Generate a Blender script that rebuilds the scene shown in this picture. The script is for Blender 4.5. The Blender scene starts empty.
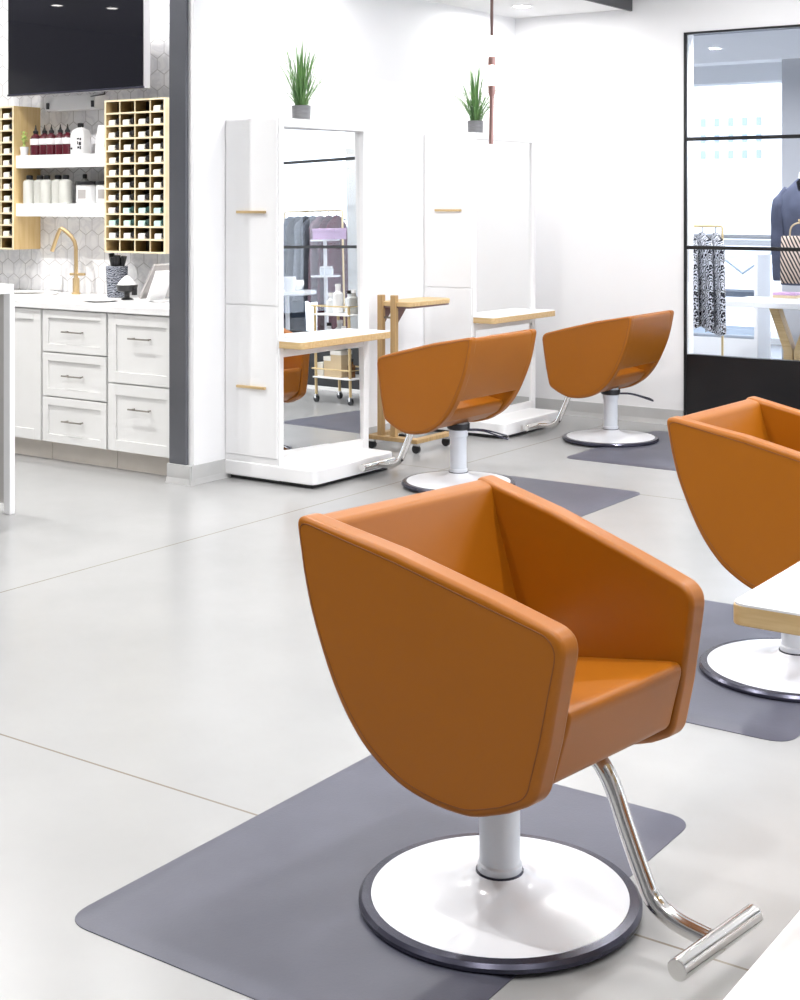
import bpy, bmesh, math, random
from mathutils import Vector, Matrix
random.seed(7)
S = bpy.context.scene
COL = S.collection
PI = math.pi

# ------------------------------------------------------------------ materials
def mat(name, base, rough=.5, metal=0., spec=.5, coat=0., emit=None, estr=0.):
    m = bpy.data.materials.new(name); m.use_nodes = True
    b = m.node_tree.nodes['Principled BSDF']
    b.inputs['Base Color'].default_value = (*base, 1)
    b.inputs['Roughness'].default_value = rough
    b.inputs['Metallic'].default_value = metal
    b.inputs['Specular IOR Level'].default_value = spec
    b.inputs['Coat Weight'].default_value = coat
    if emit:
        b.inputs['Emission Color'].default_value = (*emit, 1)
        b.inputs['Emission Strength'].default_value = estr
    return m

def nodes(m):
    nt = m.node_tree
    return nt, nt.nodes, nt.links, nt.nodes['Principled BSDF']

def add_noise(m, scale, lo, hi, detail=4, bump=0., stretch=(1, 1, 1), bscale=None):
    """base colour varies between lo and hi with noise; optional fine bump"""
    nt, N, L, b = nodes(m)
    tc = N.new('ShaderNodeTexCoord'); mp = N.new('ShaderNodeMapping')
    mp.inputs['Scale'].default_value = stretch
    L.new(tc.outputs['Object'], mp.inputs['Vector'])
    n = N.new('ShaderNodeTexNoise'); n.inputs['Scale'].default_value = scale; n.inputs['Detail'].default_value = detail
    L.new(mp.outputs['Vector'], n.inputs['Vector'])
    r = N.new('ShaderNodeValToRGB')
    r.color_ramp.elements[0].position = .3; r.color_ramp.elements[1].position = .7
    r.color_ramp.elements[0].color = (*lo, 1); r.color_ramp.elements[1].color = (*hi, 1)
    L.new(n.outputs['Fac'], r.inputs['Fac']); L.new(r.outputs['Color'], b.inputs['Base Color'])
    if bump:
        n2 = N.new('ShaderNodeTexNoise'); n2.inputs['Scale'].default_value = bscale or scale * 20
        L.new(tc.outputs['Object'], n2.inputs['Vector'])
        bp = N.new('ShaderNodeBump'); bp.inputs['Strength'].default_value = bump; bp.inputs['Distance'].default_value = .002
        L.new(n2.outputs['Fac'], bp.inputs['Height']); L.new(bp.outputs['Normal'], b.inputs['Normal'])
    return m

def srgb(r, g, b):
    f = lambda c: ((c / 255 + .055) / 1.055) ** 2.4 if c > 10 else c / 255 / 12.92
    return (f(r), f(g), f(b))

M = {}
M['wall'] = add_noise(mat('white_wall_paint', (.86, .86, .87), .6, spec=.3), 2, (.85, .85, .86), (.87, .87, .88), bump=.03, bscale=180)
M['grey_wall'] = add_noise(mat('grey_rear_wall', (.3, .3, .31), .7), 2, (.28, .28, .29), (.32, .32, .33))
M['ceiling'] = add_noise(mat('white_ceiling_paint', (.82, .82, .83), .8, spec=.2), 2, (.81, .81, .82), (.84, .84, .84))
M['cove'] = add_noise(mat('grey_vinyl_cove', (.5, .5, .5), .45), 8, (.49, .49, .485), (.53, .53, .525))
M['trim_dark'] = add_noise(mat('dark_grey_metal_cladding', (.2, .205, .23), .34, .85), 3, (.17, .177, .2), (.21, .217, .24))
M['fascia'] = mat('dark_grey_fascia', (.07, .07, .075), .5)
M['lacquer'] = add_noise(mat('white_lacquer', (.88, .88, .885), .3, spec=.5), 3, (.87, .87, .875), (.89, .89, .895))
M['cabinet'] = add_noise(mat('white_painted_cabinet', (.8, .8, .79), .4), 4, (.77, .77, .755), (.8, .8, .79))
M['toe'] = add_noise(mat('beige_toe_kick', (.5, .47, .43), .6), 6, (.66, .61, .55), (.72, .67, .61))
M['table_panel'] = add_noise(mat('pale_greige_panel', (.5, .48, .46), .6), 5, (.5, .48, .46), (.54, .52, .5))
M['counter'] = add_noise(mat('white_quartz', (.88, .88, .88), .2), 14, (.85, .85, .85), (.9, .9, .9))
M['wood_edge'] = add_noise(mat('pale_oak', (.6, .42, .2), .45), 6, (.55, .37, .17), (.68, .5, .26), stretch=(1, 14, 14))
M['wood_side'] = add_noise(mat('oak_stand', (.4, .25, .1), .5), 6, (.38, .24, .1), (.5, .33, .15), stretch=(12, 12, 1))
M['bamboo'] = add_noise(mat('bamboo_ply', (.7, .5, .24), .5), 5, (.66, .46, .2), (.76, .57, .3), stretch=(10, 10, 1))
M['bamboo_shaded'] = add_noise(mat('bamboo_cell_shade', (.16, .1, .03), .6), 5, (.12, .075, .02), (.26, .16, .05), stretch=(30, 1, 1))  # bamboo inside the rack cells, their shade put into the colour
M['rack_back_shade'] = mat('shaded_rack_back', (.02, .014, .006), .7)  # near-black backing that paints the shade deep in the cells
M['bamboo_edge'] = add_noise(mat('bamboo_pale_edge', (.82, .7, .46), .5), 8, (.8, .68, .44), (.86, .75, .52))
M['brass'] = mat('brushed_brass', (.7, .52, .28), .36, .9)
M['gold_paint'] = mat('satin_gold', (.72, .56, .3), .35, .6)
M['nickel'] = mat('satin_nickel', (.28, .26, .23), .35, .9)
M['chrome'] = mat('chrome', (.78, .77, .75), .12, 1.)
M['steel_dark'] = mat('dark_chrome_ring', (.05, .05, .075), .25, .6)
M['enamel'] = mat('white_enamel', (.84, .86, .9), .22, spec=.5, coat=.3)
M['pole'] = mat('grey_white_enamel', (.72, .75, .8), .3)
M['black'] = mat('black_plastic', (.012, .012, .014), .35)
M['black_frame'] = mat('black_aluminium', (.008, .008, .009), .4)
M['black_panel'] = add_noise(mat('black_kick_panel', (.006, .006, .007), .35), 5, (.005, .005, .006), (.009, .008, .009))
M['screen'] = mat('tv_glass', (.006, .006, .009), .018, spec=.35)
M['tv_side'] = mat('silver_tv_casing', (.5, .5, .52), .35, .3)
M['mirror'] = mat('mirror_silver', (.93, .94, .94), .0, 1.)
M['copper'] = mat('rose_copper', (.5, .3, .27), .3, .8)
M['bronze'] = mat('bronze_rod', (.2, .13, .12), .35, .7)
M['white_plastic'] = mat('white_plastic', (.82, .82, .82), .35)
M['offwhite_bottle'] = mat('pale_grey_bottle', (.56, .56, .52), .35)
M['grey_bottle'] = mat('grey_bottle', (.3, .3, .28), .35)
M['wine'] = mat('dark_wine_bottle', (.09, .012, .02), .15, coat=.4)
M['label'] = mat('white_paper_label', (.85, .83, .84), .6)
M['teal_label'] = mat('pale_teal_carton', (.6, .84, .8), .55)
M['cream_label'] = mat('cream_carton', (.86, .83, .76), .55)
M['teal_dark'] = mat('dark_teal_cap', (.01, .06, .055), .4)
M['tan'] = mat('tan_card', (.6, .45, .3), .6)
M['grey_pot'] = add_noise(mat('grey_ceramic_pot', (.2, .2, .21), .4), 20, (.18, .18, .19), (.24, .24, .25), stretch=(1, 1, 6))
M['white_pot'] = mat('white_ceramic', (.8, .8, .8), .3)
M['soil'] = add_noise(mat('soil', (.05, .035, .02), .9), 60, (.03, .02, .01), (.08, .06, .04))
M['grass'] = add_noise(mat('grass_green', (.1, .25, .06), .5), 9, (.06, .17, .045), (.2, .36, .12))
M['lime'] = add_noise(mat('lime_leaf', (.4, .55, .12), .5), 12, (.36, .5, .1), (.5, .66, .2))
M['paper_white'] = mat('white_card', (.85, .85, .85), .6)
M['panel_grey'] = mat('warm_grey_panel', (.4, .38, .37), .5)
M['glow'] = mat('lamp_glow', (1, 1, 1), .4, emit=(1, .95, .88), estr=14)
M['lens'] = mat('downlight_lens', (1, 1, 1), .4, emit=(1, .97, .93), estr=40)

def leather():
    m = mat('cognac_leather', srgb(196, 112, 28), .4, spec=.36)
    nt, N, L, b = nodes(m)
    tc = N.new('ShaderNodeTexCoord')
    n = N.new('ShaderNodeTexNoise'); n.inputs['Scale'].default_value = 3; n.inputs['Detail'].default_value = 3
    r = N.new('ShaderNodeValToRGB'); r.color_ramp.elements[0].color = (*LEA_LO, 1); r.color_ramp.elements[1].color = (*LEA_HI, 1)
    L.new(tc.outputs['Object'], n.inputs['Vector']); L.new(n.outputs['Fac'], r.inputs['Fac']); L.new(r.outputs['Color'], b.inputs['Base Color'])
    v = N.new('ShaderNodeTexVoronoi'); v.inputs['Scale'].default_value = 520
    L.new(tc.outputs['Object'], v.inputs['Vector'])
    bp = N.new('ShaderNodeBump'); bp.inputs['Strength'].default_value = .08; bp.inputs['Distance'].default_value = .0008
    L.new(v.outputs['Distance'], bp.inputs['Height']); L.new(bp.outputs['Normal'], b.inputs['Normal'])
    return m
LEA_LO = (.305, .094, .002); LEA_HI = (.34, .107, .003)
M['leather'] = leather()
M['seam'] = mat('leather_seam', (.2, .06, .006), .6)

def mat_rubber():
    m = mat('slate_blue_rubber_mat', (.1, .1, .13), .42, spec=.4)
    add_noise(m, 5, (.078, .081, .108), (.096, .099, .13), bump=.15, bscale=160)
    return m
M['mat'] = mat_rubber()

def floor_mat():
    m = mat('polished_concrete', (.6, .6, .6), .2, spec=.5)
    nt, N, L, b = nodes(m)
    tc = N.new('ShaderNodeTexCoord')
    n = N.new('ShaderNodeTexNoise'); n.inputs['Scale'].default_value = .9; n.inputs['Detail'].default_value = 6; n.inputs['Roughness'].default_value = .6
    L.new(tc.outputs['Object'], n.inputs['Vector'])
    r = N.new('ShaderNodeValToRGB')
    r.color_ramp.elements[0].position = .3; r.color_ramp.elements[1].position = .72
    r.color_ramp.elements[0].color = (.315, .317, .315, 1); r.color_ramp.elements[1].color = (.37, .371, .368, 1)
    L.new(n.outputs['Fac'], r.inputs['Fac'])
    sx = N.new('ShaderNodeSeparateXYZ'); L.new(tc.outputs['Object'], sx.inputs[0])
    # saw-cut joints
    def line(axis, at, w=.0035):
        s = N.new('ShaderNodeMath'); s.operation = 'SUBTRACT'; L.new(sx.outputs[axis], s.inputs[0]); s.inputs[1].default_value = at
        a = N.new('ShaderNodeMath'); a.operation = 'ABSOLUTE'; L.new(s.outputs[0], a.inputs[0])
        c = N.new('ShaderNodeMath'); c.operation = 'LESS_THAN'; L.new(a.outputs[0], c.inputs[0]); c.inputs[1].default_value = w
        return c
    ls = [line('X', -4.38), line('Y', 2.677), line('Y', 6.72), line('X', -.38)]
    acc = ls[0]
    for l in ls[1:]:
        mx = N.new('ShaderNodeMath'); mx.operation = 'MAXIMUM'; L.new(acc.outputs[0], mx.inputs[0]); L.new(l.outputs[0], mx.inputs[1]); acc = mx
    mix = N.new('ShaderNodeMixRGB'); L.new(acc.outputs[0], mix.inputs['Fac']); L.new(r.outputs['Color'], mix.inputs['Color1'])
    mix.inputs['Color2'].default_value = (.2, .17, .14, 1)
    L.new(mix.outputs['Color'], b.inputs['Base Color'])
    n2 = N.new('ShaderNodeTexNoise'); n2.inputs['Scale'].default_value = 1.6; n2.inputs['Detail'].default_value = 3
    L.new(tc.outputs['Object'], n2.inputs['Vector'])
    mr = N.new('ShaderNodeMapRange'); mr.inputs['To Min'].default_value = .2; mr.inputs['To Max'].default_value = .3
    L.new(n2.outputs['Fac'], mr.inputs['Value']); L.new(mr.outputs[0], b.inputs['Roughness'])
    return m
M['floor'] = floor_mat()

def hex_tile():
    m = mat('marble_hexagon_tile', (.85, .85, .85), .25)
    nt, N, L, b = nodes(m)
    tc = N.new('ShaderNodeTexCoord'); sx = N.new('ShaderNodeSeparateXYZ'); L.new(tc.outputs['Object'], sx.inputs[0])
    def mth(op, a, b_=None, c=None):
        n = N.new('ShaderNodeMath'); n.operation = op
        for i, v in enumerate((a, b_, c)):
            if v is None: continue
            if isinstance(v, (int, float)): n.inputs[i].default_value = v
            else: L.new(v, n.inputs[i])
        return n.outputs[0]
    w = .112
    x = mth('DIVIDE', mth('ADD', sx.outputs['X'], 20), w); z = mth('DIVIDE', mth('ADD', sx.outputs['Z'], 20), w)
    rz = 1.7320508
    ax = mth('SUBTRACT', mth('MODULO', x, 1.), .5); az = mth('SUBTRACT', mth('MODULO', z, rz), rz / 2)
    bx = mth('SUBTRACT', mth('MODULO', mth('ADD', x, .5), 1.), .5); bz = mth('SUBTRACT', mth('MODULO', mth('ADD', z, rz / 2), rz), rz / 2)
    da = mth('ADD', mth('MULTIPLY', ax, ax), mth('MULTIPLY', az, az)); db = mth('ADD', mth('MULTIPLY', bx, bx), mth('MULTIPLY', bz, bz))
    sel = mth('LESS_THAN', da, db)
    def mixv(p, q): return mth('ADD', mth('MULTIPLY', p, sel), mth('MULTIPLY', q, mth('SUBTRACT', 1., sel)))
    gx = mth('ABSOLUTE', mixv(ax, bx)); gz = mth('ABSOLUTE', mixv(az, bz))
    d = mth('MAXIMUM', gx, mth('ADD', mth('MULTIPLY', gx, .5), mth('MULTIPLY', gz, .8660254)))
    grout = mth('GREATER_THAN', d, .475)
    n = N.new('ShaderNodeTexNoise'); n.inputs['Scale'].default_value = 7; n.inputs['Detail'].default_value = 8; n.inputs['Distortion'].default_value = 1.2
    L.new(tc.outputs['Object'], n.inputs['Vector'])
    r = N.new('ShaderNodeValToRGB'); e = r.color_ramp.elements
    e[0].position = .42; e[0].color = (.92, .92, .92, 1); e[1].position = .58; e[1].color = (.92, .92, .93, 1)
    k = r.color_ramp.elements.new(.5); k.color = (.80, .80, .82, 1)
    L.new(n.outputs['Fac'], r.inputs['Fac'])
    mx = N.new('ShaderNodeMixRGB'); L.new(grout, mx.inputs['Fac']); L.new(r.outputs['Color'], mx.inputs['Color1']); mx.inputs['Color2'].default_value = (.6, .59, .59, 1)
    L.new(mx.outputs['Color'], b.inputs['Base Color'])
    return m
M['tile'] = hex_tile()

def glass_pane():
    m = bpy.data.materials.new('clear_window_glass'); m.use_nodes = True
    nt = m.node_tree; N = nt.nodes; L = nt.links; N.clear()
    o = N.new('ShaderNodeOutputMaterial'); t = N.new('ShaderNodeBsdfTransparent'); g = N.new('ShaderNodeBsdfGlossy')
    t.inputs['Color'].default_value = (.95, .97, 1., 1); g.inputs['Roughness'].default_value = .02
    fr = N.new('ShaderNodeFresnel'); fr.inputs['IOR'].default_value = 1.25
    mx = N.new('ShaderNodeMixShader'); L.new(fr.outputs[0], mx.inputs[0]); L.new(t.outputs[0], mx.inputs[1]); L.new(g.outputs[0], mx.inputs[2])
    L.new(mx.outputs[0], o.inputs[0])
    return m
M['glass'] = glass_pane()

def stripes(name, c1, c2, scale, rot=(0, 0, 0), dist=4., thr=.5, dscale=2.):
    m = mat(name, c1, .7, spec=.2)
    nt, N, L, b = nodes(m)
    tc = N.new('ShaderNodeTexCoord'); mp = N.new('ShaderNodeMapping'); mp.inputs['Rotation'].default_value = rot
    L.new(tc.outputs['Object'], mp.inputs['Vector'])
    w = N.new('ShaderNodeTexWave'); w.inputs['Scale'].default_value = scale; w.inputs['Distortion'].default_value = dist; w.inputs['Detail'].default_value = 2; w.inputs['Detail Scale'].default_value = dscale
    L.new(mp.outputs['Vector'], w.inputs['Vector'])
    r = N.new('ShaderNodeValToRGB'); r.color_ramp.interpolation = 'CONSTANT'
    r.color_ramp.elements[0].color = (*c1, 1); r.color_ramp.elements[1].position = thr; r.color_ramp.elements[1].color = (*c2, 1)
    L.new(w.outputs['Fac'], r.inputs['Fac']); L.new(r.outputs['Color'], b.inputs['Base Color'])
    return m
M['zebra'] = stripes('zebra_print_cloth', (.015, .016, .025), (.75, .76, .8), 19, (0, .5, .3), 12, .5, 1.5)
M['tote'] = stripes('tan_striped_cloth', (.03, .03, .035), (.75, .6, .5), 14, (0, .5, 0), 1.5, .42, 1.)
def cloth(name, c, r=.85):
    return add_noise(mat(name, c, r, spec=.15), 12, tuple(x * .85 for x in c), tuple(min(1, x * 1.15) for x in c))
M['navy'] = cloth('navy_grey_cloth', (.085, .095, .14))
M['c_grey'] = cloth('grey_cloth', (.13, .14, .16)); M['c_black'] = cloth('black_cloth', (.012, .012, .014))
M['c_mauve'] = cloth('mauve_cloth', (.17, .11, .13)); M['c_wine'] = cloth('maroon_cloth', (.07, .008, .02)); M['c_blue'] = cloth('slate_blue_cloth', (.04, .055, .08))
M['lilac'] = mat('lilac_card', (.5, .32, .5), .5)
M['pale_blue'] = mat('pale_blue_paint', (.55, .66, .8), .6)
M['retail_grey'] = mat('grey_column_paint', (.42, .43, .46), .6)
M['retail_ceiling'] = mat('grey_shop_ceiling', (.22, .24, .29), .8)
M['cream'] = mat('cream_paint', (.84, .82, .76), .6)
M['slate'] = mat('slate_shelf', (.12, .15, .2), .5)
M['facade'] = mat('pale_facade', (.85, .87, .9), .7)
M['facade_win'] = mat('facade_window', (.35, .42, .52), .3)
M['kraft'] = mat('kraft_card', (.6, .47, .3), .7)
M['amber'] = mat('amber_bottle', (.12, .05, .015), .2)
M['clear'] = mat('clear_plastic', (.75, .78, .8), .15, coat=.3)
M['skin_tone'] = mat('mannequin_white', (.8, .79, .78), .4)

# ------------------------------------------------------------------ mesh builder
class MB:
    def __init__(s): s.bm = bmesh.new()
    def box(s, x0, x1, y0, y1, z0, z1, mtx=None):
        vs = [s.bm.verts.new((x, y, z)) for x in (x0, x1) for y in (y0, y1) for z in (z0, z1)]
        for f in ((0, 1, 3, 2), (4, 6, 7, 5), (0, 4, 5, 1), (2, 3, 7, 6), (0, 2, 6, 4), (1, 5, 7, 3)):
            s.bm.faces.new([vs[i] for i in f])
        if mtx is not None: bmesh.ops.transform(s.bm, matrix=mtx, verts=vs)
        return s
    def loft(s, rings, cap=True, closed=True):
        R = [[s.bm.verts.new(p) for p in r] for r in rings]
        n = len(R[0])
        for a, b in zip(R, R[1:]):
            for i in range(n if closed else n - 1):
                j = (i + 1) % n
                s.bm.faces.new((a[i], a[j], b[j], b[i]))
        if cap: s.bm.faces.new(list(reversed(R[0]))); s.bm.faces.new(R[-1])
        return s
    def lathe(s, prof, c=(0, 0, 0), seg=32, cap=True):
        rings = [[(c[0] + r * math.cos(2 * PI * i / seg), c[1] + r * math.sin(2 * PI * i / seg), c[2] + z) for i in range(seg)] for r, z in prof]
        return s.loft(rings, cap)
    def tube(s, pts, r, seg=10, closed=False, cap=True):
        pts = [Vector(p) for p in pts]; n = len(pts); rings = []
        up = None
        for i, p in enumerate(pts):
            if closed: t = pts[(i + 1) % n] - pts[i - 1]
            else: t = pts[min(i + 1, n - 1)] - pts[max(i - 1, 0)]
            t.normalize()
            if up is None:
                a = Vector((0, 0, 1)) if abs(t.z) < .9 else Vector((1, 0, 0))
                up = t.cross(a).normalized()
            up = (up - t * up.dot(t)).normalized(); w = t.cross(up)
            rr = r[i] if isinstance(r, (list, tuple)) else r
            rings.append([tuple(p + up * rr * math.cos(2 * PI * k / seg) + w * rr * math.sin(2 * PI * k / seg)) for k in range(seg)])
        if closed: rings.append(rings[0]); s.loft(rings, False); bmesh.ops.remove_doubles(s.bm, verts=s.bm.verts[:], dist=1e-6)
        else: s.loft(rings, cap)
        return s
    def prism(s, out, fn0, fn1):
        a = [s.bm.verts.new(fn0(*p)) for p in out]; b = [s.bm.verts.new(fn1(*p)) for p in out]; n = len(out)
        for i in range(n):
            j = (i + 1) % n; s.bm.faces.new((a[i], a[j], b[j], b[i]))
        s.bm.faces.new(list(reversed(a))); s.bm.faces.new(b)
        return s
    def build(s, name, m, parent=None, bevel=0., seg=3, smooth=True, ang=35, loc=None, kind=None):
        bmesh.ops.recalc_face_normals(s.bm, faces=s.bm.faces[:])
        me = bpy.data.meshes.new(name); s.bm.to_mesh(me); s.bm.free()
        me.materials.append(M[m] if isinstance(m, str) else m)
        o = bpy.data.objects.new(name, me); COL.objects.link(o)
        if smooth:
            me.polygons.foreach_set('use_smooth', [True] * len(me.polygons))
            me.set_sharp_from_angle(angle=math.radians(ang))
        if bevel:
            b = o.modifiers.new('bevel', 'BEVEL'); b.width = bevel; b.segments = seg; b.limit_method = 'ANGLE'; b.angle_limit = math.radians(ang); b.harden_normals = smooth
        if parent: o.parent = parent
        if loc: o.location = loc
        if kind: o['kind'] = kind
        return o

def box(name, m, x0, x1, y0, y1, z0, z1, parent=None, bevel=0., **k):
    return MB().box(x0, x1, y0, y1, z0, z1).build(name, m, parent, bevel, **k)
def thing(name, label, cat, loc=(0, 0, 0), rz=0., group=None):
    o = bpy.data.objects.new(name, None); COL.objects.link(o); o.empty_display_size = .05
    o.location = loc; o.rotation_euler = (0, 0, rz)
    return tag(o, label, cat, group)
def tag(o, label, cat, group=None):
    o['label'] = label; o['category'] = cat
    if group: o['group'] = group
    return o
def struct(o): o['kind'] = 'structure'; return o
def kids(o): return [c for c in COL.objects if c.parent == o]
def copy_tree(o, parent=None):
    c = o.copy(); COL.objects.link(c); c.parent = parent
    for ch in kids(o): copy_tree(ch, c)
    return c
def arc(c, r, a0, a1, n): return [(c[0] + r * math.cos(a0 + (a1 - a0) * i / n), c[1] + r * math.sin(a0 + (a1 - a0) * i / n)) for i in range(n + 1)]
def rounded(pts, radii, n=6):
    """2D polygon with rounded corners"""
    out = []; N_ = len(pts)
    for i, p in enumerate(pts):
        r = radii[i] if isinstance(radii, (list, tuple)) else radii
        p = Vector(p); a = Vector(pts[i - 1]) - p; b = Vector(pts[(i + 1) % N_]) - p
        if r <= 0: out.append(tuple(p)); continue
        la, lb = a.length, b.length; a.normalize(); b.normalize()
        ang = a.angle(b); t = min(r / math.tan(ang / 2), la * .48, lb * .48)
        p0 = p + a * t; p1 = p + b * t
        for k in range(n + 1):
            u = k / n
            q = p0 * (1 - u) ** 2 + p * 2 * u * (1 - u) + p1 * u * u
            out.append(tuple(q))
    return out
def smooth_line(pts, sub=6):
    """Catmull-Rom through 2D/3D points"""
    P = [Vector(p) for p in pts]; out = []
    for i in range(len(P) - 1):
        p0 = P[max(i - 1, 0)]; p1 = P[i]; p2 = P[i + 1]; p3 = P[min(i + 2, len(P) - 1)]
        for k in range(sub):
            t = k / sub
            out.append(tuple(.5 * ((2 * p1) + (p2 - p0) * t + (2 * p0 - 5 * p1 + 4 * p2 - p3) * t * t + (3 * p1 - p0 - 3 * p2 + p3) * t ** 3)))
    out.append(tuple(P[-1])); return out

# ------------------------------------------------------------------ setting
XW = -5.22           # face of the left wall
YB = 8.95            # face of the back wall
struct(box('floor', 'floor', -12.5, 3.5, -3.0, 16., -.12, 0., smooth=False))
struct(box('wall_left', 'wall', -5.37, XW, 5.62, YB, 0, 3.3, smooth=False))
struct(box('wall_nook', 'tile', -12.5, -5.35, 6.32, 6.44, 0, 3.3, smooth=False))
struct(box('trim_1', 'trim_dark', -5.378, -5.258, 5.598, 5.62, .1, 3.3, bevel=.003))
# cove base
mb = MB()
pr = [(0, 0), (.016, 0), (.012, .012), (.008, .03), (.006, .1), (0, .1)]
mb.loft([[(XW + a, y, z) for a, z in pr] for y in (5.58, YB)])
mb.loft([[(x, 5.62 - a - .002, z) for a, z in [(0, 0), (.04, 0), (.036, .012), (.03, .03), (.028, .1), (0, .1)]] for x in (-5.385, XW + .012)])
struct(mb.build('baseboard_left', 'cove', smooth=False))
mb = MB(); mb.loft([[(x, YB - a, z) for a, z in pr] for x in (XW, -3.935)])
struct(mb.build('baseboard_back', 'cove', smooth=False))
# back wall with shop-front opening
mb = MB(); mb.box(-5.5, -3.93, YB, YB + .15, 0, 3.6); mb.box(-3.93, -.9, YB, YB + .15, 2.6, 3.6); mb.box(-.9, 2.6, YB, YB + .15, 0, 3.6)
struct(mb.build('wall_back', 'wall', smooth=False))
# dropped soffit along the left wall, main ceiling, nook ceiling
mb = MB(); mb.box(XW, -4.325, 5.4, YB, 2.785, 3.6); mb.box(-4.325, 2.6, -2.5, YB, 3.45, 3.6); mb.box(-12.5, -4.325, -2.5, 5.4, 3.45, 3.6); mb.box(-12.5, XW - .0, 5.4, 6.45, 3.3, 3.6)
struct(mb.build('ceiling', 'ceiling', smooth=False))
struct(box('trim_2', 'fascia', -4.325, -4.305, 5.4, YB, 2.77, 3.42, bevel=.002))

# rest of the room: rear, far-left and right walls, right one with a wide window
struct(box('wall_rear', 'grey_wall', -12.6, 2.75, -2.65, -2.5, 0, 3.6, smooth=False))
struct(box('wall_far_left', 'wall', -12.6, -12.45, -2.5, 6.32, 0, 3.6, smooth=False))
mb = MB(); mb.box(2.6, 2.75, -2.5, 9.1, 0, .25); mb.box(2.6, 2.75, -2.5, 9.1, 3.1, 3.6); mb.box(2.6, 2.75, -2.5, 2.2, .25, 3.1); mb.box(2.6, 2.75, 8.4, 9.1, .25, 3.1)
struct(mb.build('wall_right', 'wall', smooth=False))
w = bpy.data.objects.new('window_3', None); COL.objects.link(w); w['kind'] = 'structure'; w.location = (2.67, 5.3, 0)
mb = MB()
for y in (-3.07, -1.55, 0, 1.55, 3.07): mb.box(-.03, .03, y - .03, y + .03, .25, 3.1)
for z in (.28, 2.3, 3.07): mb.box(-.03, .03, -3.1, 3.1, z - .03, z + .03)
mb.build('frame', 'black_frame', w)
box('pane', 'glass', -.004, .004, -3.07, 3.07, .28, 3.07, w, smooth=False)
# shop-front window
w = bpy.data.objects.new('window_1', None); COL.objects.link(w); w['kind'] = 'structure'; w.location = (-2.4, YB, 0)
wx = lambda x: x + 2.4
mb = MB()
for x0, x1 in ((-3.93, -3.912), (-.918, -.9)): mb.box(wx(x0), wx(x1), -.012, .012, 0, 2.6)
mb.box(wx(-3.93), wx(-.9), -.012, .03, 2.586, 2.6)
mb.build('frame', 'black_frame', w, .002)
for z in (1.895, 1.18): box('glazing_bar', 'black_frame', wx(-3.912), wx(-.918), -.01, .014, z - .012, z + .012, w, .002)
box('kick_panel', 'black_panel', wx(-3.912), wx(-.918), -.006, .05, .03, .475, w, .002)
box('floor_track', 'white_plastic', wx(-3.93), wx(-.9), -.02, .06, 0, .03, w, .002)
box('pane', 'glass', wx(-3.912), wx(-.918), .02, .026, .475, 2.586, w, smooth=False)

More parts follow.
